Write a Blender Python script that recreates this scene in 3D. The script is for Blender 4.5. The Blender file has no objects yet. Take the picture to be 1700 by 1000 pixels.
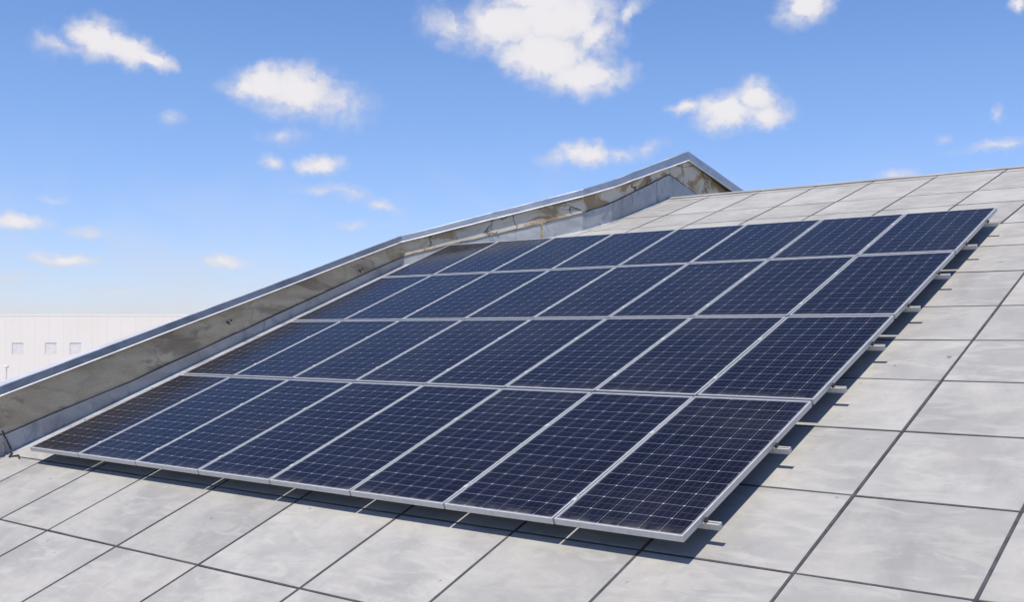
import bpy, bmesh, math, random
from mathutils import Vector, Matrix
random.seed(7)
R = math.radians
scene = bpy.context.scene
COL = scene.collection

# ------------------------------------------------------------------ camera
AL = 0.3723                       # pitch of the lower roof (21.3 deg)
H = -0.20                         # roof surface below the panel glass, along the normal
YAW, PITCH = -0.6884, 0.0285
cam_d = bpy.data.cameras.new('camera'); cam = bpy.data.objects.new('camera', cam_d); COL.objects.link(cam)
fw = Vector((math.sin(YAW)*math.cos(PITCH), math.cos(YAW)*math.cos(PITCH), math.sin(PITCH)))
rt = Vector((math.cos(YAW), -math.sin(YAW), 0)); upv = rt.cross(fw)
cam.matrix_world = Matrix(((rt.x, upv.x, -fw.x, 11.6116), (rt.y, upv.y, -fw.y, -5.8501), (rt.z, upv.z, -fw.z, 1.2525), (0, 0, 0, 1)))
cam_d.sensor_width = 36.0; cam_d.lens = 1809.48/1700*36; cam_d.clip_start = .05; cam_d.clip_end = 8000
scene.camera = cam

# ------------------------------------------------------------------ light
S = Vector((0, math.cos(AL), math.sin(AL))); N = Vector((0, -math.sin(AL), math.cos(AL))); X = Vector((1, 0, 0))
TO_SUN = (N + .015*X - .025*S).normalized()
SUN_EL = math.asin(TO_SUN.z); SUN_AZ = math.atan2(TO_SUN.x, TO_SUN.y)
sun_d = bpy.data.lights.new('sun', 'SUN'); sun_d.energy = 3.6; sun_d.angle = R(.5); sun_d.color = (1, .935, .83)
sun = bpy.data.objects.new('sun', sun_d); COL.objects.link(sun)
sun.rotation_euler = TO_SUN.to_track_quat('Z', 'Y').to_euler()

scene.view_settings.view_transform = 'Standard'; scene.view_settings.look = 'None'
scene.view_settings.exposure = 0.5; scene.view_settings.gamma = 1.0

# ------------------------------------------------------------------ sky: Nishita + clouds placed by compass direction
CLOUDS = [(-60.45,14.27,1.35,.9,0,1),(-59.19,13.81,1.57,.74,-12,1),(-57.9,13.49,1.21,.43,-15,1),(-62.23,13.82,.87,.45,0,.6),
(-52.28,12.57,1.77,.89,5,1),(-50.76,12.34,2.0,1.25,0,1),(-53.25,12.35,1.03,.59,0,.9),(-48.84,11.87,1.56,.84,-10,.68),
(-42.31,15.64,1.53,.77,-15,.7),(-39.76,15.84,2.23,1.36,0,1.05),(-37.05,16.18,3.02,1.41,0,1.1),(-37.69,14.39,2.54,1.35,-10,1.1),
(-35.78,13.32,2.37,.97,0,1),(-35.14,15.26,1.33,1.01,0,.8),(-33.34,16.34,1.07,.26,40,.65),(-37.84,17.07,2.86,.73,0,.95),
(-24.17,16.34,1.42,.97,20,.9),(-30.29,11.58,.93,.39,0,.75),(-28.28,11.27,1.58,.99,0,1),(-26.75,11.93,1.03,.95,0,.95),
(-26.37,11.07,1.35,.75,0,.85),(-35.47,9.35,1.33,.68,0,.92),(-36.83,9.12,.95,.37,0,.65),(-33.8,9.21,1.07,.28,0,.58),
(-49.35,8.66,1.18,.46,0,.85),(-51.86,8.73,.55,.3,0,.7),(-51.42,9.97,.86,.3,0,.5),(-47.89,7.24,1.06,.28,-15,.6),
(-46.33,6.58,.82,.25,-10,.62),(-49.66,7.35,.99,.25,0,.55),(-63.93,5.32,1.33,.43,-3,.85),(-61.71,3.59,1.65,.38,0,.75),
(-54.32,3.6,1.37,.37,0,.72),(-60.85,4.82,.94,.21,0,.58),(-62.29,6.43,.54,.14,0,.52),(-59.07,1.99,1.13,.27,0,.55),
(-56.87,10.7,.52,.24,0,.42),(-47.64,5.62,.93,.19,0,.5),(-15.18,8.96,1.31,.26,4,.66),(-17.76,9.39,.38,.17,0,.45),
(-15.26,10.47,.22,.26,0,.5),(-19.98,7.67,.73,.27,0,.7),(-14.25,15.43,.42,.43,0,.8),(-32.32,9.49,.81,.28,20,.55),
(-49.17,1.99,.8,.19,0,.5),(-64.36,2.57,1.58,.23,0,.5),
# clouds outside the frame
(-72,9,4,1.4,0,1),(-84,14,5,2,0,1),(-5,12,3,1.2,0,1),(4,8,4,1,0,.9),(16,24,6,2.5,0,1),(-120,20,7,3,0,1),(60,18,6,2,0,1)]

world = bpy.data.worlds.new('World'); scene.world = world; world.use_nodes = True
nt = world.node_tree; nt.nodes.clear()
def nd(t, ty, **kw):
    n = t.nodes.new(ty)
    for k, v in kw.items(): setattr(n, k, v)
    return n
def mth(t, op, a, b=None, c=None, clamp=False):
    n = nd(t, 'ShaderNodeMath', operation=op); n.use_clamp = clamp
    for i, v in enumerate((a, b, c)):
        if v is None: continue
        if isinstance(v, (int, float)): n.inputs[i].default_value = v
        else: t.links.new(v, n.inputs[i])
    return n.outputs[0]
def mixc(t, fac, a, b, blend='MIX'):
    n = nd(t, 'ShaderNodeMix', data_type='RGBA', blend_type=blend)
    for s, v in ((n.inputs[0], fac), (n.inputs[6], a), (n.inputs[7], b)):
        if isinstance(v, (int, float)): s.default_value = v
        elif isinstance(v, tuple): s.default_value = v if len(v) == 4 else (*v, 1)
        else: t.links.new(v, s)
    return n.outputs[2]
def maprange(t, v, a, b, c=0., d=1., smooth=True):
    n = nd(t, 'ShaderNodeMapRange'); n.interpolation_type = 'SMOOTHSTEP' if smooth else 'LINEAR'
    t.links.new(v, n.inputs[0])
    for i, q in enumerate((a, b, c, d)): n.inputs[i+1].default_value = q
    return n.outputs[0]
def noise(t, vec, scale, detail=4, rough=.5, dist=0.):
    n = nd(t, 'ShaderNodeTexNoise'); n.inputs['Scale'].default_value = scale; n.inputs['Detail'].default_value = detail
    n.inputs['Roughness'].default_value = rough; n.inputs['Distortion'].default_value = dist
    if vec is not None: t.links.new(vec, n.inputs['Vector'])
    return n

sky = nd(nt, 'ShaderNodeTexSky', sky_type='NISHITA'); sky.sun_disc = False
sky.sun_elevation = SUN_EL; sky.sun_rotation = SUN_AZ; sky.air_density = 1.0; sky.dust_density = .2; sky.ozone_density = 1.2; sky.altitude = 200
hsv = nd(nt, 'ShaderNodeHueSaturation'); hsv.inputs['Saturation'].default_value = 1.15; hsv.inputs['Value'].default_value = 1.0
nt.links.new(mixc(nt, 1.0, sky.outputs[0], (.93, .95, 1.12), 'MULTIPLY'), hsv.inputs['Color'])
tc = nd(nt, 'ShaderNodeTexCoord'); sep = nd(nt, 'ShaderNodeSeparateXYZ'); nt.links.new(tc.outputs['Generated'], sep.inputs[0])
az = mth(nt, 'MULTIPLY', mth(nt, 'ARCTAN2', sep.outputs[0], sep.outputs[1]), 180/math.pi)
el = mth(nt, 'MULTIPLY', mth(nt, 'ARCSINE', sep.outputs[2]), 180/math.pi)
cmb = nd(nt, 'ShaderNodeCombineXYZ'); nt.links.new(az, cmb.inputs[0]); nt.links.new(el, cmb.inputs[1])
w1 = noise(nt, cmb.outputs[0], .75, 5, .55); w2 = noise(nt, cmb.outputs[0], 3.2, 4, .6)
def warp(v, n, amt):
    sub = nd(nt, 'ShaderNodeVectorMath', operation='SUBTRACT'); nt.links.new(n.outputs['Color'], sub.inputs[0]); sub.inputs[1].default_value = (.5, .5, .5)
    ma = nd(nt, 'ShaderNodeVectorMath', operation='MULTIPLY_ADD'); nt.links.new(sub.outputs[0], ma.inputs[0]); ma.inputs[1].default_value = amt
    nt.links.new(v, ma.inputs[2]); return ma.outputs[0]
cv = warp(warp(cmb.outputs[0], w1, (1.3, .9, 0)), w2, (.42, .32, 0))
field = None
for a, e, ra, re, rot, wt in CLOUDS:
    if wt < .72: wt, ra, re = wt-.17, ra*1.25, re*1.3
    mp = nd(nt, 'ShaderNodeMapping', vector_type='TEXTURE'); nt.links.new(cv, mp.inputs[0])
    mp.inputs['Location'].default_value = (a, e, 0); mp.inputs['Rotation'].default_value = (0, 0, R(rot)); mp.inputs['Scale'].default_value = (ra*1.36, re*1.36, 1000)
    ln = nd(nt, 'ShaderNodeVectorMath', operation='LENGTH'); nt.links.new(mp.outputs[0], ln.inputs[0])
    f = mth(nt, 'MULTIPLY_ADD', ln.outputs['Value'], -wt, wt)
    field = f if field is None else mth(nt, 'MAXIMUM', field, f)
    if field is not f: pass
w3 = noise(nt, cv, 1.1, 5, .55)
det = mth(nt, 'MULTIPLY_ADD', w3.outputs['Fac'], .9, -.45)
dens = mth(nt, 'ADD', field, mth(nt, 'MULTIPLY', det, .55))
veil = noise(nt, cmb.outputs[0], .16, 5, .6, .4)
lowb = maprange(nt, el, 11., 2.)
va = mth(nt, 'MULTIPLY', mth(nt, 'MULTIPLY', maprange(nt, veil.outputs['Fac'], .42, .68), lowb), .30)
thin = maprange(nt, w3.outputs['Fac'], .28, .55, .55, 1.)
alpha = mth(nt, 'MAXIMUM', mth(nt, 'MULTIPLY', mth(nt, 'MULTIPLY', maprange(nt, dens, -.10, .68), mth(nt, 'MAXIMUM', thin, maprange(nt, dens, .25, .6))), .95), va)
lum = maprange(nt, mth(nt, 'ADD', dens, mth(nt, 'MULTIPLY_ADD', w1.outputs['Fac'], .9, -.45)), .05, .8, .0, 1.0)
ccol = mixc(nt, lum, (5.0, 4.95, 5.5), (6.3, 6.1, 6.15))
hz = mixc(nt, maprange(nt, el, -2., 13., 0., 1., False), (.70, .765, 1.0), (1.04, 1.0, 1.0))
skyc = mixc(nt, alpha, mixc(nt, 1.0, hsv.outputs[0], hz, 'MULTIPLY'), ccol)
bg = nd(nt, 'ShaderNodeBackground'); bg.inputs['Strength'].default_value = .10; nt.links.new(skyc, bg.inputs['Color'])
wo = nd(nt, 'ShaderNodeOutputWorld'); nt.links.new(bg.outputs[0], wo.inputs['Surface'])

# ------------------------------------------------------------------ materials
def mat(name):
    m = bpy.data.materials.new(name); m.use_nodes = True; t = m.node_tree
    p = t.nodes['Principled BSDF']; return m, t, p
def setp(t, p, **kw):
    for k, v in kw.items():
        s = p.inputs[k.replace('_', ' ')]
        if isinstance(v, (int, float)): s.default_value = v
        elif isinstance(v, tuple): s.default_value = (*v, 1) if len(v) == 3 else v
        else: t.links.new(v, s)
def bump(t, p, h, strength, dist=.01):
    b = nd(t, 'ShaderNodeBump'); b.inputs['Strength'].default_value = strength; b.inputs['Distance'].default_value = dist
    t.links.new(h, b.inputs['Height']); t.links.new(b.outputs[0], p.inputs['Normal'])
def objco(t): return nd(t, 'ShaderNodeTexCoord').outputs['Object']
def scaled(t, v, s, rot=(0, 0, 0)):
    m = nd(t, 'ShaderNodeMapping'); t.links.new(v, m.inputs[0]); m.inputs['Scale'].default_value = s; m.inputs['Rotation'].default_value = rot; return m.outputs[0]

def mat_slab():
    m, t, p = mat('roof_slab'); co = objco(t)
    geo = nd(t, 'ShaderNodeNewGeometry')
    rnd = geo.outputs['Random Per Island']
    # offset the pattern per slab so that no blotch crosses a joint
    off = nd(t, 'ShaderNodeVectorMath', operation='MULTIPLY_ADD'); cx = nd(t, 'ShaderNodeCombineXYZ')
    t.links.new(rnd, cx.inputs[0]); t.links.new(rnd, cx.inputs[1]); t.links.new(cx.outputs[0], off.inputs[0]); off.inputs[1].default_value = (7.3, 3.1, 0); t.links.new(co, off.inputs[2])
    v = off.outputs[0]
    big = noise(t, scaled(t, v, (1.3, 1.0, 1.3), (0, 0, .5)), 1.1, 4, .55, .6)
    smear = noise(t, scaled(t, v, (1.2, 3.2, 3), (0, 0, .45)), 2.2, 6, .62, .8)
    warm = noise(t, v, .9, 3, .5)
    fine = noise(t, co, 55, 4, .6)
    c = mixc(t, maprange(t, big.outputs['Fac'], .3, .7), (.275, .268, .256), (.378, .364, .336))
    c = mixc(t, mth(t, 'MULTIPLY', maprange(t, smear.outputs['Fac'], .47, .66), .48), c, (.43, .412, .372))
    c = mixc(t, mth(t, 'MULTIPLY', maprange(t, smear.outputs['Fac'], .46, .30), .28), c, (.24, .236, .235))
    c = mixc(t, mth(t, 'MULTIPLY', maprange(t, warm.outputs['Fac'], .52, .75), .4), c, (.405, .375, .335))
    c = mixc(t, mth(t, 'MULTIPLY', maprange(t, fine.outputs['Fac'], .35, .65), .12), c, (.25, .25, .25))
    stk = noise(t, scaled(t, co, (7, .35, .35)), 1.6, 5, .6, .3)
    c = mixc(t, mth(t, 'MULTIPLY', maprange(t, stk.outputs['Fac'], .55, .75), .15), c, (.20, .195, .185))
    med = noise(t, v, 6, 6, .7, .4)
    c = mixc(t, mth(t, 'MULTIPLY', maprange(t, med.outputs['Fac'], .54, .72), .28), c, (.235, .24, .23))
    c = mixc(t, mth(t, 'MULTIPLY', maprange(t, med.outputs['Fac'], .44, .30), .25), c, (.46, .45, .43))
    tone = maprange(t, rnd, 0, 1, .93, 1.06, False)
    mul = nd(t, 'ShaderNodeVectorMath', operation='SCALE'); t.links.new(c, mul.inputs[0]); t.links.new(tone, mul.inputs['Scale'])
    spk = noise(t, co, 9, 2, .4); spm = maprange(t, spk.outputs['Fac'], .765, .79)
    c2 = mixc(t, mth(t, 'MULTIPLY', spm, .7), mul.outputs[0], (.12, .11, .1))
    setp(t, p, Base_Color=c2, Roughness=.82); p.inputs['Specular IOR Level'].default_value = .3
    h = mth(t, 'ADD', mth(t, 'MULTIPLY', smear.outputs['Fac'], .7), mth(t, 'MULTIPLY', fine.outputs['Fac'], .25))
    bump(t, p, h, .35, .006); return m
def mat_plain(name, col, rough=.6, metal=0., var=.12, scale=8, bumps=.1, spec=.5):
    m, t, p = mat(name); co = objco(t); n = noise(t, co, scale, 5, .6)
    d = tuple(c*(1-var*1.6) for c in col); l = tuple(min(1, c*(1+var)) for c in col)
    c = mixc(t, maprange(t, n.outputs['Fac'], .3, .7), d, l)
    setp(t, p, Base_Color=c, Roughness=maprange(t, n.outputs['Fac'], .3, .7, max(.03, rough-.08), min(1, rough+.08)), Metallic=metal)
    p.inputs['Specular IOR Level'].default_value = spec
    if bumps: bump(t, p, n.outputs['Fac'], bumps, .004)
    return m
def mat_plaster():
    m, t, p = mat('wall_plaster'); co = objco(t); sp = nd(t, 'ShaderNodeSeparateXYZ'); t.links.new(co, sp.inputs[0])
    a = noise(t, scaled(t, co, (1, .8, 2.2)), 1.3, 5, .6, .5)
    b = noise(t, scaled(t, co, (1.2, .55, 1.6), (.35, 0, 0)), 2.4, 7, .64, .7)
    f = noise(t, co, 38, 4, .6)
    c = mixc(t, maprange(t, a.outputs['Fac'], .3, .7), (.44, .355, .23), (.67, .57, .41))
    # dark weather stains
    c = mixc(t, mth(t, 'MULTIPLY', maprange(t, b.outputs['Fac'], .52, .64), .6), c, (.19, .15, .10))
    c = mixc(t, mth(t, 'MULTIPLY', maprange(t, f.outputs['Fac'], .3, .7), .18), c, (.2, .18, .15))
    # peeled render near the top of the gable: pale skim, ochre below it, grey base
    zone = maprange(t, sp.outputs[1], 5.0, 7.6)
    q = noise(t, scaled(t, co, (1, 1, 1.3)), 1.9, 5, .55, .9)
    pale = mth(t, 'MULTIPLY', maprange(t, q.outputs['Fac'], .49, .515), zone)
    och = mth(t, 'MULTIPLY', maprange(t, q.outputs['Fac'], .455, .43), zone)
    c = mixc(t, mth(t, 'MULTIPLY', pale, .8), c, (.60, .56, .48)); c = mixc(t, mth(t, 'MULTIPLY', och, .85), c, (.31, .215, .12))
    # hairline cracks
    vo = nd(t, 'ShaderNodeTexVoronoi', feature='DISTANCE_TO_EDGE'); vo.inputs['Scale'].default_value = .85
    wv = nd(t, 'ShaderNodeVectorMath', operation='MULTIPLY_ADD'); t.links.new(b.outputs['Color'], wv.inputs[0]); wv.inputs[1].default_value = (.5, .5, .5); t.links.new(co, wv.inputs[2])
    t.links.new(wv.outputs[0], vo.inputs['Vector'])
    cr = mth(t, 'MULTIPLY', maprange(t, vo.outputs['Distance'], .018, .004), maprange(t, a.outputs['Fac'], .42, .56))
    c = mixc(t, mth(t, 'MULTIPLY', cr, mth(t, 'MULTIPLY_ADD', zone, .65, .15)), c, (.06, .05, .045))
    setp(t, p, Base_Color=c, Roughness=.9); p.inputs['Specular IOR Level'].default_value = .2
    h = mth(t, 'SUBTRACT', mth(t, 'ADD', mth(t, 'MULTIPLY', b.outputs['Fac'], .6), mth(t, 'ADD', mth(t, 'MULTIPLY', f.outputs['Fac'], .25), mth(t, 'MULTIPLY', pale, .5))), cr)
    bump(t, p, h, .6, .012); return m
def mat_galv(name, col, rough=.45, metal=.6, stain=(.2, .2, .21), amt=.5):
    m, t, p = mat(name); co = objco(t)
    a = noise(t, scaled(t, co, (1, 1, 2)), 2.2, 5, .6, .6); b = noise(t, scaled(t, co, (1.5, 1.5, .9)), 3.4, 6, .65, .5); f = noise(t, co, 60, 3, .6)
    c = mixc(t, maprange(t, a.outputs['Fac'], .32, .68), tuple(x*.82 for x in col), tuple(min(1, x*1.12) for x in col))
    c = mixc(t, mth(t, 'MULTIPLY', maprange(t, b.outputs['Fac'], .5, .72), amt), c, stain)
    setp(t, p, Base_Color=c, Roughness=maprange(t, a.outputs['Fac'], .3, .7, rough-.08, rough+.12), Metallic=metal)
    bump(t, p, mth(t, 'ADD', a.outputs['Fac'], mth(t, 'MULTIPLY', f.outputs['Fac'], .08)), .25, .02); return m
def mat_cells():
    m, t, p = mat('solar_cells')
    uv = nd(t, 'ShaderNodeUVMap'); uv.uv_map = 'UVMap'; sp = nd(t, 'ShaderNodeSeparateXYZ'); t.links.new(uv.outputs[0], sp.inputs[0])
    u, v = sp.outputs[0], sp.outputs[1]                        # in cells: 6 across, 12 along
    fu = mth(t, 'FRACT', u); fv = mth(t, 'FRACT', v)
    du = mth(t, 'MINIMUM', fu, mth(t, 'SUBTRACT', 1., fu)); dv = mth(t, 'MINIMUM', fv, mth(t, 'SUBTRACT', 1., fv))
    gu = mth(t, 'LESS_THAN', du, .0056); gv = mth(t, 'LESS_THAN', dv, .0066)
    dia = mth(t, 'LESS_THAN', mth(t, 'ADD', du, dv), .05)
    inside = mth(t, 'MULTIPLY', mth(t, 'MULTIPLY', mth(t, 'GREATER_THAN', u, 0.), mth(t, 'LESS_THAN', u, 6.)), mth(t, 'MULTIPLY', mth(t, 'GREATER_THAN', v, 0.), mth(t, 'LESS_THAN', v, 12.)))
    line = mth(t, 'MAXIMUM', mth(t, 'MAXIMUM', gu, gv), dia)
    half = mth(t, 'LESS_THAN', mth(t, 'ABSOLUTE', mth(t, 'SUBTRACT', fv, .5)), .006)
    f3 = mth(t, 'FRACT', mth(t, 'MULTIPLY', u, 3.)); bus = mth(t, 'LESS_THAN', mth(t, 'ABSOLUTE', mth(t, 'SUBTRACT', f3, .5)), .018)
    fl = nd(t, 'ShaderNodeVectorMath', operation='FLOOR'); t.links.new(uv.outputs[0], fl.inputs[0])
    oi = nd(t, 'ShaderNodeObjectInfo'); ad = nd(t, 'ShaderNodeVectorMath', operation='ADD'); t.links.new(fl.outputs[0], ad.inputs[0])
    cz = nd(t, 'ShaderNodeCombineXYZ'); t.links.new(mth(t, 'MULTIPLY', oi.outputs['Random'], 91.), cz.inputs[2]); t.links.new(cz.outputs[0], ad.inputs[1])
    wn = nd(t, 'ShaderNodeTexWhiteNoise'); t.links.new(ad.outputs[0], wn.inputs['Vector'])
    c = mixc(t, wn.outputs['Value'], (.0034, .0034, .0088), (.0060, .0060, .0148))
    c = mixc(t, mth(t, 'MULTIPLY', oi.outputs['Random'], .45), c, (.0052, .0042, .0095))
    c = mixc(t, mth(t, 'MULTIPLY', half, .32), c, (.30, .31, .35))
    c = mixc(t, mth(t, 'MULTIPLY', bus, .17), c, (.30, .31, .35))
    c = mixc(t, mth(t, 'MULTIPLY', line, .64), c, (.48, .49, .53))
    c = mixc(t, mth(t, 'MULTIPLY', dia, .25), c, (.75, .76, .80))
    c = mixc(t, inside, (.10, .105, .13), c)
    dirt = noise(t, nd(t, 'ShaderNodeNewGeometry').outputs['Position'], 1.1, 5, .6)
    c = mixc(t, mth(t, 'MULTIPLY', maprange(t, dirt.outputs['Fac'], .42, .75), .022), c, (.35, .33, .31))
    dn = noise(t, nd(t, 'ShaderNodeNewGeometry').outputs['Position'], 9, 4, .6)
    c = mixc(t, mth(t, 'MULTIPLY', maprange(t, v, .55, -.1), mth(t, 'MULTIPLY', maprange(t, dn.outputs['Fac'], .35, .65), .16)), c, (.36, .33, .29))
    setp(t, p, Base_Color=c, Roughness=maprange(t, dirt.outputs['Fac'], .3, .7, .10, .19)); p.inputs['IOR'].default_value = 1.23; p.inputs['Specular Tint'].default_value = (.62, .86, 1, 1)
    return m

M = dict(slab=mat_slab(), plaster=mat_plaster(), cells=mat_cells(),
    sealant=mat_plain('joint_sealant', (.055, .055, .06), .7, 0, .25, 14, .3),
    alu=mat_plain('anodised_aluminium', (.53, .525, .50), .4, .15, .06, 20, .03),
    rail=mat_plain('rail_aluminium', (.50, .48, .44), .5, .2, .08, 20, .05),
    clamp=mat_plain('black_clamp', (.02, .02, .022), .5, 0, .1, 20, .05),
    backsheet=mat_plain('backsheet', (.035, .035, .04), .7, 0, .04, 6, 0),
    coping=mat_galv('coping_zinc', (.42, .44, .47), .38, .75, (.3, .31, .33), .35),
    gap_strip=mat_plain('gap_shade', (.075, .066, .055), .85, 0, .4, 12, .4),
    soffit_shade=mat_plain('coping_soffit_shade', (.035, .033, .03), .9, 0, .2, 9, .1),  # deep shade under the coping, put into the colour of its down-facing faces
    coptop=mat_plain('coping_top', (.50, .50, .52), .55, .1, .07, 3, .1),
    lip=mat_plain('coping_lip', (.75, .74, .72), .5, .1, .08, 8, .1),
    flash=mat_galv('flashing_zinc', (.39, .40, .41), .55, .3, (.16, .19, .24), .8),
    toe=mat_plain('flashing_toe', (.52, .52, .52), .6, .1, .1, 6, .15),
    rust=mat_plain('rust', (.10, .045, .025), .9, 0, .4, 30, .5),
    cable=mat_plain('black_cable', (.03, .035, .045), .6, 0, .2, 20, .1),
    bwall=mat_plain('building_render', (.4, .38, .35), .9, 0, .1, 2, .1),
    window=mat_plain('window_blind', (.88, .81, .74), .25, 0, .05, 2, 0),
    wframe=mat_plain('window_frame', (.75, .74, .73), .5, 0, .05, 2, 0),
    pole=mat_plain('lamp_pole', (.84, .78, .72), .5, 0, .05, 2, 0))
def mat_fwall():
    m, t, p = mat('white_cladding'); co = objco(t); sp = nd(t, 'ShaderNodeSeparateXYZ'); t.links.new(co, sp.inputs[0])
    n = noise(t, scaled(t, co, (.3, 1, .12)), 1.0, 4, .6)
    fx = mth(t, 'FRACT', mth(t, 'MULTIPLY', sp.outputs[0], 1/1.33)); j = mth(t, 'LESS_THAN', fx, .035)
    c = mixc(t, maprange(t, n.outputs['Fac'], .3, .7), (.96, .86, .73), (.98, .895, .78)); c = mixc(t, mth(t, 'MULTIPLY', j, .25), c, (.6, .58, .57))
    setp(t, p, Base_Color=c, Roughness=.7); return m
M['fwall'] = mat_fwall()
def mat_ground():
    m, t, p = mat('ground_dirt'); co = objco(t); n = noise(t, co, .08, 6, .6); n2 = noise(t, co, 1.5, 5, .6)
    c = mixc(t, maprange(t, n.outputs['Fac'], .42, .58), (.36, .35, .33), (.28, .28, .25)); c = mixc(t, mth(t, 'MULTIPLY', n2.outputs['Fac'], .3), c, (.40, .38, .35))
    setp(t, p, Base_Color=c, Roughness=.95); return m
M['ground'] = mat_ground()

# ------------------------------------------------------------------ helpers
def mesh_obj(name, bm, material, parent=None, smooth=False, loc=None):
    bmesh.ops.recalc_face_normals(bm, faces=bm.faces[:])
    me = bpy.data.meshes.new(name); bm.to_mesh(me); bm.free()
    o = bpy.data.objects.new(name, me); COL.objects.link(o)
    for mm in (material if isinstance(material, list) else [material]): me.materials.append(mm)
    if smooth:
        for f in me.polygons: f.use_smooth = True
    if parent: o.parent = parent
    if loc is not None: o.location = loc
    return o
def empty(name, label, cat, loc=(0, 0, 0), rot=(0, 0, 0), group=None):
    o = bpy.data.objects.new(name, None); COL.objects.link(o); o.location = loc; o.rotation_euler = rot; o.empty_display_size = .2
    o['label'] = label; o['category'] = cat
    if group: o['group'] = group
    return o
def box(bm, x0, x1, y0, y1, z0, z1, bev=0., mi=0):
    vs = [bm.verts.new((x, y, z)) for z in (z0, z1) for x, y in ((x0, y0), (x1, y0), (x1, y1), (x0, y1))]
    fs = [bm.faces.new([vs[i] for i in q]) for q in ((3, 2, 1, 0), (4, 5, 6, 7), (0, 1, 5, 4), (1, 2, 6, 5), (2, 3, 7, 6), (3, 0, 4, 7))]
    for f in fs: f.material_index = mi
    if bev:
        es = list({e for f in fs for e in f.edges}); r = bmesh.ops.bevel(bm, geom=es, offset=bev, segments=1, affect='EDGES')
        for f in r['faces']: f.material_index = mi
def sweep(bm, sections, closed=True, caps=True):
    rings = [[bm.verts.new(c) for c in s] for s in sections]; n = len(rings[0])
    for a, b in zip(rings, rings[1:]):
        for i in range(n if closed else n-1): bm.faces.new((a[i], a[(i+1) % n], b[(i+1) % n], b[i]))
    if caps and closed: bm.faces.new(rings[0][::-1]); bm.faces.new(rings[-1])
def tube(bm, pts, r, k=8):
    secs = []
    for i, p in enumerate(pts):
        d = (Vector(pts[min(i+1, len(pts)-1)])-Vector(pts[max(i-1, 0)])).normalized(); a = d.orthogonal().normalized(); b = d.cross(a)
        secs.append([Vector(p)+r*(math.cos(j*2*math.pi/k)*a+math.sin(j*2*math.pi/k)*b) for j in range(k)])
    sweep(bm, secs)

# ------------------------------------------------------------------ the roof
A2 = AL - R(4.0)                          # the upper course lies a little flatter
SK, SR = 7.25, 10.95                      # break of pitch, ridge (slope metres)
S2 = Vector((0, math.cos(A2), math.sin(A2))); N2 = Vector((0, -math.sin(A2), math.cos(A2)))
O1 = H*N; O2 = SK*S + H*N
RIDGE = O2 + (SR-SK)*S2
A3 = R(-17.5); S3 = Vector((0, math.cos(A3), math.sin(A3))); N3 = Vector((0, -math.sin(A3), math.cos(A3)))
def roof_z(y):
    if y <= O2.y: return O1.z + (y-O1.y)*math.tan(AL)
    if y <= RIDGE.y: return O2.z + (y-O2.y)*math.tan(A2)
    return RIDGE.z + (y-RIDGE.y)*math.tan(A3)
S_EAVE, U_R, T3 = -9.0, 17.0, 15.0
GROUND = -9.0
ys2 = lambda y: SK + (y-O2.y)/math.cos(A2)

WK = (-.80, 6.44); WD = (1.78, 8.02)     # corners of the stepped gable wall
def clip(poly, nx, ny, c):               # keep nx*x+ny*y >= c
    out = []
    for i, a in enumerate(poly):
        b = poly[(i+1) % len(poly)]; da = nx*a[0]+ny*a[1]-c; db = nx*b[0]+ny*b[1]-c
        if da >= 0: out.append(a)
        if (da >= 0) != (db >= 0):
            k = da/(da-db); out.append((a[0]+k*(b[0]-a[0]), a[1]+k*(b[1]-a[1])))
    return out
roof_b = empty('roofed_building', 'building with a broad pale grey slab roof carrying the solar panels', 'building', (8, 2, GROUND))
def shrink(poly, d):
    n = len(poly); area = sum(poly[i][0]*poly[(i+1) % n][1]-poly[(i+1) % n][0]*poly[i][1] for i in range(n)); sg = 1 if area > 0 else -1
    out = []
    for i in range(n):
        p0, p1, p2 = Vector(poly[i-1]), Vector(poly[i]), Vector(poly[(i+1) % n])
        e1 = (p1-p0).normalized(); e2 = (p2-p1).normalized()
        n1 = Vector((-e1.y, e1.x))*sg; n2 = Vector((-e2.y, e2.x))*sg
        mt = (n1+n2); k = mt.dot(n1)
        out.append(p1+mt*(d/k) if k > .15 else p1+n1*d)
    return out
def tidy(poly):
    out = []
    for p in poly:
        if not out or (Vector(p)-Vector(out[-1])).length > .03: out.append(p)
    if len(out) > 1 and (Vector(out[0])-Vector(out[-1])).length < .03: out.pop()
    return out
def slab(bm, poly, O, Sv, Nv, s0):
    poly = tidy(poly)
    if len(poly) < 3: return
    a = abs(sum(poly[i][0]*poly[(i+1) % len(poly)][1]-poly[(i+1) % len(poly)][0]*poly[i][1] for i in range(len(poly))))/2
    if a < .02: return
    base = shrink(poly, .0092); top = shrink(poly, .0130)
    lift = random.uniform(-.0012, .0012); base = [b+Vector((random.uniform(-.003, .003), random.uniform(-.004, .004))) for b in base]
    top = [b+(tp-bb) for b, bb, tp in zip(base, shrink(poly, .0092), top)]
    P = lambda q, hh: O + q[0]*X + (q[1]-s0)*Sv + hh*Nv
    r0 = [bm.verts.new(P(q, -.03)) for q in base]; r1 = [bm.verts.new(P(q, -.004+lift)) for q in base]; r2 = [bm.verts.new(P(q, lift)) for q in top]
    n = len(base)
    for A, B in ((r0, r1), (r1, r2)):
        for i in range(n): bm.faces.new((A[i], A[(i+1) % n], B[(i+1) % n], B[i]))
    bm.faces.new(r2)
useam = [-.95, .02, 1.13, 2.05, 3.2, 4.36, 5.57, 6.70, 7.76, 8.81, 9.83, 10.9, 11.97, 13.0, 14.05, 15.1, 16.1, U_R]
ssean = [S_EAVE, -8.0, -7.0, -6.0, -5.0, -4.0, -3.0, -1.98, -.99, .08, 1.04, 2.01, 2.92, 3.77, 4.6, 5.58, 6.42, SK]
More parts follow.
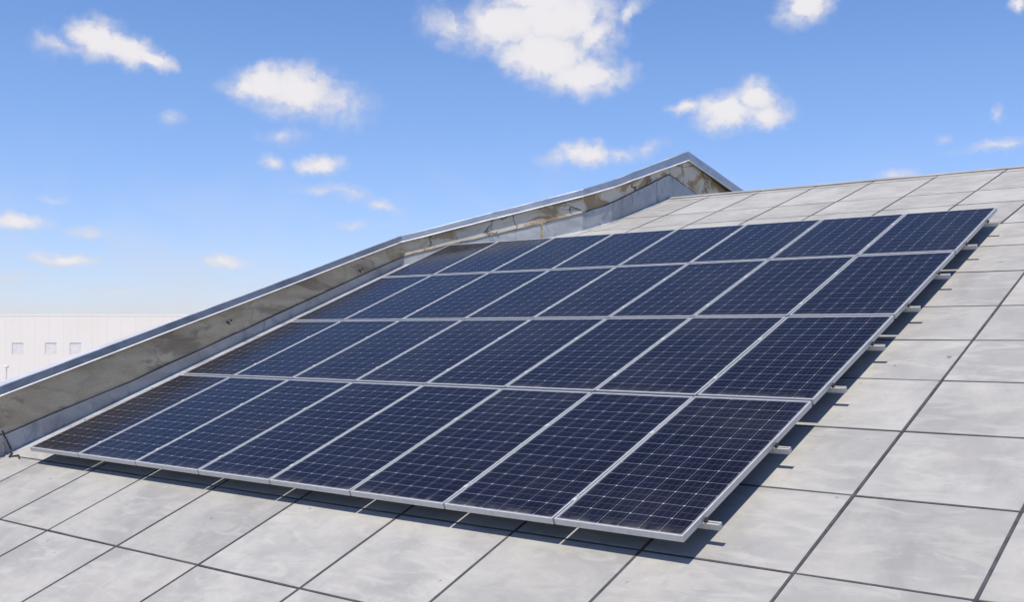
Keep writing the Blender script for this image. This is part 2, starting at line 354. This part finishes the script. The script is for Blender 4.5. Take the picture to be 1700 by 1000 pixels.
u2 = [-.95, 0.0, .87, 1.72, 2.63, 3.56, 4.5, 5.42, 6.37, 7.31, 8.16, 9.07, 10.0, 10.93, 11.87, 12.8, 13.73, 14.67, 15.6, 16.4, U_R]
s2 = [SK, 8.5, 9.37, 10.68, SR]
jx, jy = WD[0]-WK[0], WD[1]-WK[1]
bm = bmesh.new()
for s0, s1 in zip(ssean, ssean[1:]):
    for ua, ub in zip(useam, useam[1:]):
        slab(bm, clip([(ua, s0), (ub, s0), (ub, s1), (ua, s1)], 1, 0, -.86), O1, S, N, 0)
def clip_upper(poly):
    cuts = []
    sd = ys2(WD[1])
    lo = clip(poly, 0, -1, -sd); hi = clip(poly, 0, 1, sd)
    if len(lo) > 2:                      # right of the diagonal stretch of wall (converted to slope metres)
        k = math.cos(A2); nx, ny = jy, -jx
        lo = clip(lo, nx, ny*k, nx*WK[0]+ny*(WK[1]-O2.y+SK*k)-.70)
        if len(lo) > 2: cuts.append(lo)
    if len(hi) > 2:
        hi = clip(hi, 1, 0, WD[0]-.24)
        if len(hi) > 2: cuts.append(hi)
    return cuts
for s0, s1 in zip(s2, s2[1:]):
    for ua, ub in zip(u2, u2[1:]):
        for pl in clip_upper([(ua, s0), (ub, s0), (ub, s1), (ua, s1)]): slab(bm, pl, O2, S2, N2, SK)
for k in range(15):
    for ua, ub in zip(u2, u2[1:]):
        pl = clip([(ua, k*1.0), (ub, k*1.0), (ub, k+1.0), (ua, k+1.0)], 1, 0, WD[0]-.04)
        if len(pl) > 2: slab(bm, pl, RIDGE, S3, N3, 0)
mesh_obj('roof', bm, M['slab'], roof_b).matrix_parent_inverse = Matrix.Translation((-8, -2, -GROUND))
def keep(o): o.matrix_parent_inverse = Matrix.Translation((-8, -2, -GROUND)); return o
roof_o = [c for c in roof_b.children][0]
# sealant bed that fills the joints, and the raised strips along the slope
bm = bmesh.new()
def quad(bm, pts): bm.faces.new([bm.verts.new(p) for p in pts])
D = -.011
quad(bm, [O1+u*X+s*S+D*N for u, s in ((-.85, S_EAVE), (U_R, S_EAVE), (U_R, SK), (-.85, SK))])
sdd = ys2(WD[1])
quad(bm, [O2+u*X+(s-SK)*S2+D*N2 for u, s in ((-.4, SK), (U_R, SK), (U_R, sdd), (WD[0]-.24, sdd))])
quad(bm, [O2+u*X+(s-SK)*S2+D*N2 for u, s in ((WD[0]-.24, sdd), (U_R, sdd), (U_R, SR), (WD[0]-.24, SR))])
quad(bm, [RIDGE+u*X+s*S3+D*N3 for u, s in ((WD[0]-.03, 0), (U_R, 0), (U_R, T3), (WD[0]-.03, T3))])
for u in useam[1:-1]:
    segs = 40; pts = []
    secs = []
    for i in range(segs+1):
        s = S_EAVE+(SK-.03-S_EAVE)*i/segs; w = .0100+random.uniform(-.0012, .0012); du = random.uniform(-.0018, .0018)
        secs.append([O1+(u+du+a)*X+s*S+b*N for a, b in ((-w, -.01), (-w, .003), (-w*.5, .0055), (w*.5, .0055), (w, .003), (w, -.01))])
    sweep(bm, secs)
for u in u2[1:-1]:
    s0 = SK-.02
    if u < WD[0]: continue
    secs = []
    for i in range(13):
        s = s0+(SR-.24-s0)*i/12; w = .0100+random.uniform(-.001, .001)
        secs.append([O2+(u+a)*X+(s-SK)*S2+b*N2 for a, b in ((-w, -.01), (-w, .003), (-w*.5, .0055), (w*.5, .0055), (w, .003), (w, -.01))])
    sweep(bm, secs)
def cross_strip(O, Sv, Nv, d, ua, ub, wd):
    secs = []; n_ = max(2, int((ub-ua)/.3))
    for i in range(n_+1):
        u = ua+(ub-ua)*i/n_; w = wd+random.uniform(-.0012, .0012); ds = random.uniform(-.002, .002)
        secs.append([O+u*X+(d+ds+a)*Sv+b*Nv for a, b in ((-w, -.01), (-w, .0008), (0, .0022), (w, .0008), (w, -.01))])
    sweep(bm, secs)
for s_ in ssean[1:]: cross_strip(O1, S, N, s_, -.8, U_R, .0075)
for s_ in s2[1:-1]:
    y_ = O2.y+(s_-SK)*math.cos(A2); x_ = WD[0] if y_ >= WD[1]-.01 else WK[0]+(y_-WK[1])*jx/jy
    cross_strip(O2, S2, N2, s_-SK, x_, U_R, .0085)
mesh_obj('joint_sealant', bm, M['sealant'], roof_o)
bm = bmesh.new()                         # walls under the eaves
ye = O1.y+S_EAVE*math.cos(AL)+.3; yb = RIDGE.y+T3*math.cos(A3)-.3
prof = [(y, roof_z(y)-.12) for y in (ye, O2.y, RIDGE.y, yb)]
ring = [(ye, GROUND)]+prof+[(yb, GROUND)]
for xx in (2.0, U_R-.3): bm.faces.new([bm.verts.new((xx, y, z)) for y, z in ring])
for (ya, za), (yc, zc) in (((ye, GROUND), prof[0]), (prof[-1], (yb, GROUND))):
    quad(bm, [(-.85 if ya == ye else 2.0, ya, za), (U_R-.3, ya, za), (U_R-.3, yc, zc), (-.85 if ya == ye else 2.0, yc, zc)])
keep(mesh_obj('wall', bm, M['bwall'], roof_b))
bm = bmesh.new()                         # folded capping over the ridge
wr = .10
sec = []
for xx in [WD[0]-.02+(U_R-WD[0])*i/30 for i in range(31)]:
    jz = random.uniform(-.003, .003); c = RIDGE+Vector((xx, 0, .012+jz))
    sec.append([c-wr*S2+.006*N2, c+.01*N2, c+wr*S3+.006*N3, c+wr*S3-.012*N3, c-.01*N2, c-wr*S2-.012*N2])
sweep(bm, sec)
keep(mesh_obj('ridge_cap', bm, M['slab'], roof_b))

# ------------------------------------------------------------------ stepped gable wall
YE0, YE1 = -9.6, 24.0
PATH = [(-.88, YE0), WK, (1.15, 7.63), (1.60, 8.06), (1.78, 8.60), (1.78, 10.94), (1.78, 13.5), (1.78, YE1)]
TOP = [.645+.338*(YE0-.09), 2.79, 3.327, 3.50, 3.685, 4.45, 4.45-.29*2.56, 4.45-.29*(YE1-10.94)]
def normal_at(i):                        # mitred inward (roof side) normal in plan
    def nrm(a, b): d = Vector((b[0]-a[0], b[1]-a[1])).normalized(); return Vector((d.y, -d.x))
    ns = []
    if i > 0: ns.append(nrm(PATH[i-1], PATH[i]))
    if i < len(PATH)-1: ns.append(nrm(PATH[i], PATH[i+1]))
    if len(ns) == 1: return ns[0]
    m = ns[0]+ns[1]; return m/m.dot(ns[0])
MN = [normal_at(i) for i in range(len(PATH))]
def at(i, k): # point between path nodes
    a, b = PATH[i], PATH[i+1]; return (a[0]+(b[0]-a[0])*k, a[1]+(b[1]-a[1])*k), TOP[i]+(TOP[i+1]-TOP[i])*k, (MN[i]*(1-k)+MN[i+1]*k)
wall = empty('parapet_wall', 'stained plaster gable parapet wall with metal coping, stepping up beside the roof', 'wall', (PATH[0][0], PATH[0][1], GROUND))
WINV = Matrix.Translation((.88, -YE0, -GROUND))
def wpart(name, bm, m, parent=None, smooth=False):
    o = mesh_obj(name, bm, m, parent or wall, smooth)
    if parent is None: o.matrix_parent_inverse = WINV
    return o
TH = .30
bm = bmesh.new(); secs = []
for i in range(len(PATH)-1):
    for k in [j/12 for j in range(12)]+([1.] if i == len(PATH)-2 else []):
        p, z, n = at(i, k); P = Vector(p)
        zt = z-.11
        secs.append([(P.x, P.y, GROUND), (P.x, P.y, zt), (P.x-n.x*TH, P.y-n.y*TH, zt), (P.x-n.x*TH, P.y-n.y*TH, GROUND)])
sweep(bm, secs); wpart('plaster', bm, M['plaster'])
# coping: face and back drop, top falling towards the roof, bright folded drip lip
FACE = [.125, .092, .097, .102, .108, .15, .14, .14]; FALL = [.10, -.04, -.06, -.068, -.07, -.075, -.02, 0]; OVER = [.045, .045, .045, .045, .045, .06, .25, .25]
def cop_par(i, k): return FACE[i]+(FACE[i+1]-FACE[i])*k, FALL[i]+(FALL[i+1]-FALL[i])*k
def cop_sec(i, k, dz0=0., grow=0.):
    g = grow; p, z, n = at(i, k); z += dz0; fh, fl = cop_par(i, k); ov = OVER[i]+(OVER[i+1]-OVER[i])*k; q = lambda o, dz: (p[0]+n.x*o, p[1]+n.y*o, z+dz)
    return [q(ov+g, -fh), q(ov+g, -.008+g), q(ov-.008+g, 0+g), q(-TH-.04-g, fl+g), q(-TH-.05-g, fl-.13), q(-TH-.035, fl-.13), q(-TH-.03, fl-.02), q(.03, -.022), q(.03, -fh)]
def lip_sec(i, k, dz0=0.):
    p, z, n = at(i, k); z += dz0; fh, fl = cop_par(i, k); ov = OVER[i]+(OVER[i+1]-OVER[i])*k; q = lambda o, dz: (p[0]+n.x*o, p[1]+n.y*o, z-fh+dz)
    return [q(ov-.001, -.0005), q(ov+.015, -.010), q(ov+.015, -.020), q(ov-.015, -.020), q(ov-.015, -.0005)]
km = .5
runs = [[(0, 0.), (0, .52)], [(0, .52), (0, 1.)], [(1, 0.), (1, .66)], [(1, .66), (1, 1.), (2, .5), (2, 1.), (3, .5), (3, 1.)],
        [(4, 0.), (4, .97)], [(4, .97), (4, 1.), (5, .12)], [(5, .12), (5, 1.)], [(6, 0.), (6, 1.)]]
for run in runs:
    (i0, k0), (i1, k1) = run[0], run[-1]
    pts = []
    mids = run if len(run) >= 3 else [run[0]]+[(i0, k0+(k1-k0)*j/8) for j in range(1, 8)]+[run[-1]]
    for (i, k) in mids:
        pts.append((i, k, random.uniform(-.004, .004)*(0 < k < 1 and len(run) == 2)))
    # a hair of gap between neighbouring sheets
    bm = bmesh.new(); sweep(bm, [cop_sec(*q) for q in pts]); c = wpart('coping', bm, [M['coping'], M['coptop'], M['soffit_shade']])
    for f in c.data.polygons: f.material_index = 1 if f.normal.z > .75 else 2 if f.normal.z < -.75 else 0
    bm = bmesh.new(); sweep(bm, [lip_sec(*q) for q in pts]); wpart('drip_lip', bm, M['lip'], c)
for i, k, w in ((1, .66, .03), (4, .02, .03), (4, .97, .012), (0, .995, .02), (0, .52, .03)):
    L = (Vector(PATH[i+1])-Vector(PATH[i])).length; dk = w/L
    bm = bmesh.new(); sweep(bm, [cop_sec(i, min(1, max(0, k+s*dk)), 0., .004) for s in (-1, 1)]); wpart('coping_lap', bm, M['coping'])
# flashing sheets at the foot of the wall
def fl_h(i, k):
    if i == 0:
        y = at(0, k)[0][1]; return max(.14, .25-.05*max(0, y-.1)) if y < 2 else max(.13, .165-.008*(y-2))
    if i == 1: return .13+.12*k
    if i == 2: return .25+.03*k
    if i == 3: return .28+.03*k
    if i == 4: return .31+.14*k
    return .45
def fl_sec(i, k, jit):
    p, _, n = at(i, k); hh = fl_h(i, k)+jit
    def q(o, dz): x, y = p[0]+n.x*o, p[1]+n.y*o; return (x, y, roof_z(y)+dz)
    zt = roof_z(p[1])+hh
    r = lambda o, z: (p[0]+n.x*o, p[1]+n.y*o, z)
    return [r(.004, zt), r(.018, zt+.004), r(.012, zt-.02), q(.012, .014), q(.085, .009), q(.10, .002), q(.004, .002)]
yk = lambda y: (y-YE0)/(WK[1]-YE0)
dk2 = lambda y: (y-8.60)/(10.94-8.60)
sheets = [[(0, 0.), (0, yk(-3.2))], [(0, yk(-3.2)), (0, yk(.10))], [(0, yk(.13)), (0, yk(3.3))], [(0, yk(3.3)), (0, 1.), (1, .42)], [(1, .42), (1, .985)], [(1, .99), (2, 1.), (3, 1.), (4, dk2(9.95))], [(4, dk2(9.97)), (4, dk2(10.37)), (4, 1.), (5, .25)]]
for sh in sheets:
    st = []
    for (i0, k0), (i1, k1) in zip(sh, sh[1:]):
        if i1 != i0:
            k0 = 0.; i0 = i1
        m_ = 6
        st += [(i0, k0+(k1-k0)*j/m_) for j in range(m_)]
    st.append(sh[-1]); clean = []
    for s_ in st:
        pp = Vector(at(*s_)[0])
        if not clean or (pp-Vector(at(*clean[-1])[0])).length > .01: clean.append(s_)
    jit = [random.uniform(-.008, .008) for _ in clean]
    bm = bmesh.new(); sweep(bm, [fl_sec(i, k, jj) for (i, k), jj in zip(clean, jit)]); fo = wpart('flashing', bm, M['flash'])
    bm = bmesh.new(); secs = []                       # dark strip added to draw the shadow gap above the sheet
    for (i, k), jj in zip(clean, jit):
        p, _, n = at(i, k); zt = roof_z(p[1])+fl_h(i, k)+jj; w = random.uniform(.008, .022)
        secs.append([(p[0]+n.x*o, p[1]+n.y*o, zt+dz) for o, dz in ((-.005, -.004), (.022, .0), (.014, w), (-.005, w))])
    sweep(bm, secs); wpart('shadow_gap_strip', bm, M['gap_strip'], fo)
# rusty stubs left in the wall
for y, dz in ((3.15, .37), (5.55, .24)):
    k = yk(y); p, z, n = at(0, k); bm = bmesh.new()
    zz = roof_z(y)+dz
    tube(bm, [(p[0]-.02, y, zz), (p[0]+.03, y, zz), (p[0]+.045, y+.01, zz-.03)], .016, 7); tube(bm, [(p[0]-.02, y+.06, zz+.03), (p[0]+.02, y+.06, zz+.025)], .012, 6)
    wpart('rusty_stub', bm, M['rust'])
# loose cable hanging down the flashing
bm = bmesh.new(); cx = -.86
pts = [(cx+.03, .10, roof_z(.1)+.30), (cx+.035, .12, roof_z(.12)+.24), (cx+.04, .16, roof_z(.16)+.14), (cx+.06, .19, roof_z(.19)+.05), (cx+.12, .17, roof_z(.17)+.02), (cx+.2, .1, roof_z(.1)+.014), (cx+.3, .16, roof_z(.16)+.012), (cx+.44, .10, roof_z(.10)+.012)]
tube(bm, pts, .009, 7); o = mesh_obj('loose_cable', bm, M['cable']); o['label'] = 'short dark loose cable hanging over the wall flashing at the left edge'; o['category'] = 'cable'

# ------------------------------------------------------------------ mounting rails
UE = [0.0, 1.0145, 2.0786, 3.1072, 4.1306, 5.1381, 6.1497, 7.1546, 8.16]
VE = [0.0, 2.0345, 3.8586, 5.6553, 7.2270]
FT = .045
RAILS = [.267, 1.337, 2.394, 3.262, 4.18, 5.07, 5.98, 6.773]
RN = ['bottom row', 'second row up', 'third row up', 'top row']
def build_rail():
    r = empty('mounting_rail', '', 'rail', group='mounting rails under the panels')
    bm = bmesh.new(); x0, x1 = -.06, 8.262
    secs = []
    for xx in (x0, x1):
        secs.append([(xx, a, b) for a, b in ((-.02, -.04), (.02, -.04), (.02, 0), (.007, 0), (.007, -.012), (-.007, -.012), (-.007, 0), (-.02, 0))])
    sweep(bm, secs); mesh_obj('rail_profile', bm, M['rail'], r)
    for xx in (x0-.004, x1):
        bm = bmesh.new(); box(bm, xx, xx+.004, -.021, .021, -.041, .001, .001); mesh_obj('end_cap', bm, M['rail'], r)
    for xx in (8.162, -.016):
        bm = bmesh.new(); box(bm, xx, xx+.014, -.019, .019, .001, .024, .002); box(bm, xx+.002, xx+.010, -.006, .006, .0245, .032, .001); mesh_obj('end_clamp', bm, M['clamp'], r)
    for u in UE[1:-1]:
        bm = bmesh.new(); box(bm, u-.008, u+.008, -.02, .02, .001, .048, .001); box(bm, u-.018, u+.018, -.02, .02, .0485, .0515, .001); mesh_obj('mid_clamp', bm, M['alu'], r)
    for j in range(8):
        u = .45+j*1.06; bm = bmesh.new()
        box(bm, u-.025, u+.025, -.028, -.022, -.108, -.005, .001); box(bm, u-.025, u+.025, -.09, -.022, -.114, -.1085, .001)
        mesh_obj('foot', bm, M['alu'], r)
    return r
rail0 = build_rail()
def copy_tree(o, parent=None):
    c = o.copy(); COL.objects.link(c); c.parent = parent
    for ch in list(o.children): copy_tree(ch, c)
    return c
for k, s in enumerate(RAILS):
    r = rail0 if k == 0 else copy_tree(rail0)
    r.location = s*S + (-FT-.002)*N; r.rotation_euler = (AL, 0, 0)
    r['label'] = ('lower' if k % 2 == 0 else 'upper') + ' aluminium mounting rail under the ' + RN[k//2] + ' of solar panels'

# ------------------------------------------------------------------ solar panels
ORD = ['first', 'second', 'third', 'fourth', 'fifth', 'sixth', 'seventh', 'last']
def make_panel(i, j):
    gx = .0078; w = UE[i+1]-UE[i]-2*gx; g0 = .012 if j == 0 else .020; 
    l = VE[j+1]-VE[j]-(0 if j == 0 else .020)-.020
    x0 = UE[i]+gx; s0 = VE[j]+(0 if j == 0 else .020)
    lab = f'dark blue solar panel in the {RN[j]}, {ORD[i]} from the parapet wall'
    if i == 7: lab = f'dark blue solar panel in the {RN[j]}, at the open right end'
    if i == 0: lab = f'dark blue solar panel in the {RN[j]}, nearest the parapet wall'
    t = empty('solar_panel', lab, 'solar panel', x0*X+s0*S+random.uniform(-.0015, .0015)*N, (AL+random.uniform(-.0012, .0012), random.uniform(-.0012, .0012), 0), 'solar panels on the roof')
    fwid = .0115; bm = bmesh.new()
    box(bm, 0, w, 0, fwid, -FT, 0, .0012); box(bm, 0, w, l-fwid, l, -FT, 0, .0012)
    box(bm, 0, fwid, fwid+.0004, l-fwid-.0004, -FT, 0, .0012); box(bm, w-fwid, w, fwid+.0004, l-fwid-.0004, -FT, 0, .0012)
    mesh_obj('frame', bm, M['alu'], t)
    bm = bmesh.new(); uvl = bm.loops.layers.uv.new('UVMap')
    a = fwid-.002; zt = -.0025
    vs = [bm.verts.new(c) for c in ((a, a, zt), (w-a, a, zt), (w-a, l-a, zt), (a, l-a, zt))]; f = bm.faces.new(vs)
    mg = .012; cw = (w-2*fwid-2*mg)/6; cl = (l-2*fwid-2*mg)/12
    for lp in f.loops: lp[uvl].uv = ((lp.vert.co.x-fwid-mg)/cw, (lp.vert.co.y-fwid-mg)/cl)
    g = mesh_obj('glass', bm, M['cells'], t)
    bm = bmesh.new(); box(bm, fwid+.001, w-fwid-.001, fwid+.001, l-fwid-.001, -.010, -.006); mesh_obj('backsheet', bm, M['backsheet'], t)
    return t
for j in range(4):
    for i in range(8): make_panel(i, j)

# ------------------------------------------------------------------ the pale building beyond, lamp, ground
AZB, DB = R(-60.5), 110.0
ctr = Vector((11.61+math.sin(AZB)*DB, -5.85+math.cos(AZB)*DB, GROUND))
fb = empty('pale_building', 'pale white flat-roofed building with small square windows beyond the parapet', 'building', ctr, (0, 0, -AZB+R(-18)))
WB, TB = 30.0, 3.85-GROUND
bm = bmesh.new(); wins = [-7.37, -4.33, -2.06]
zb, zt_ = -.85-GROUND, .24-GROUND; ww = 1.05
ztop = 2.74-GROUND
xs = sorted([-WB, WB]+[x for w_ in wins for x in (w_, w_+ww)])
for xa, xb in zip(xs, xs[1:]):
    iswin = any(abs(xa-w_) < 1e-6 for w_ in wins)
    for za, zc in (((0, zb), (zt_, ztop)) if iswin else ((0, ztop),)): quad(bm, [(xa, 0, za), (xb, 0, za), (xb, 0, zc), (xa, 0, zc)])
    if iswin:
        quad(bm, [(xa, 0, zb), (xa, .07, zb), (xa, .07, zt_), (xa, 0, zt_)]); quad(bm, [(xb, 0, zb), (xb, .07, zb), (xb, .07, zt_), (xb, 0, zt_)])
        quad(bm, [(xa, 0, zb), (xb, 0, zb), (xb, .07, zb), (xa, .07, zb)]); quad(bm, [(xa, 0, zt_), (xb, 0, zt_), (xb, .07, zt_), (xa, .07, zt_)])
quad(bm, [(-WB, 0, 0), (-WB, 20, 0), (-WB, 20, ztop), (-WB, 0, ztop)]); quad(bm, [(WB, 0, 0), (WB, 20, 0), (WB, 20, ztop), (WB, 0, ztop)]); quad(bm, [(-WB, 20, 0), (WB, 20, 0), (WB, 20, ztop), (-WB, 20, ztop)])
quad(bm, [(-WB, 0, ztop), (WB, 0, ztop), (WB, 20, ztop), (-WB, 20, ztop)])
mesh_obj('wall', bm, M['fwall'], fb)
bm = bmesh.new(); box(bm, -WB-.012, WB+.012, -.012, 20.012, ztop+.004, ztop+.16, .01); mesh_obj('roof_edge', bm, M['fwall'], fb)
for w_ in wins:
    bm = bmesh.new(); a, b, c, d = w_+.004, w_+ww-.004, zb+.004, zt_-.004; f_ = .05
    box(bm, a, b, .025, .06, c, c+f_); box(bm, a, b, .025, .06, d-f_, d); box(bm, a, a+f_, .025, .06, c+f_+.001, d-f_-.001); box(bm, b-f_, b, .025, .06, c+f_+.001, d-f_-.001)
    o = mesh_obj('window', bm, M['wframe'], fb)
    bm = bmesh.new(); box(bm, a+.02, b-.02, .035, .05, c+.02, d-.02); mesh_obj('pane', bm, M['window'], o)
AZL, DL = R(-64.3), 80.0
lp = empty('street_lamp', 'small pale street lamp in front of the white building', 'street lamp', (11.61+math.sin(AZL)*DL, -5.85+math.cos(AZL)*DL, GROUND))
bm = bmesh.new(); tube(bm, [(0, 0, 0), (0, 0, 4), (0, 0, 7.9)], .045, 8); mesh_obj('pole', bm, M['pole'], lp)
bm = bmesh.new(); box(bm, -.20, .20, -.10, .10, 7.9, 8.02, .03); mesh_obj('lamp_head', bm, M['pole'], lp)
bm = bmesh.new(); bmesh.ops.create_grid(bm, x_segments=8, y_segments=8, size=3000)
g = mesh_obj('ground', bm, M['ground'], loc=(0, 0, GROUND)); g['kind'] = 'structure'

# ------------------------------------------------------------------ air between here and the far building
bm = bmesh.new(); box(bm, -140, 40, -40, 150, GROUND-1, 9.0)
hz_m = bpy.data.materials.new('haze'); hz_m.use_nodes = True; t = hz_m.node_tree; t.nodes.clear()
pv = nd(t, 'ShaderNodeVolumePrincipled'); pv.inputs['Color'].default_value = (.95, .95, .97, 1); pv.inputs['Density'].default_value = .0007; pv.inputs['Anisotropy'].default_value = .2
ho = nd(t, 'ShaderNodeOutputMaterial'); t.links.new(pv.outputs[0], ho.inputs['Volume'])
hz_o = mesh_obj('haze', bm, hz_m); hz_o['kind'] = 'stuff'
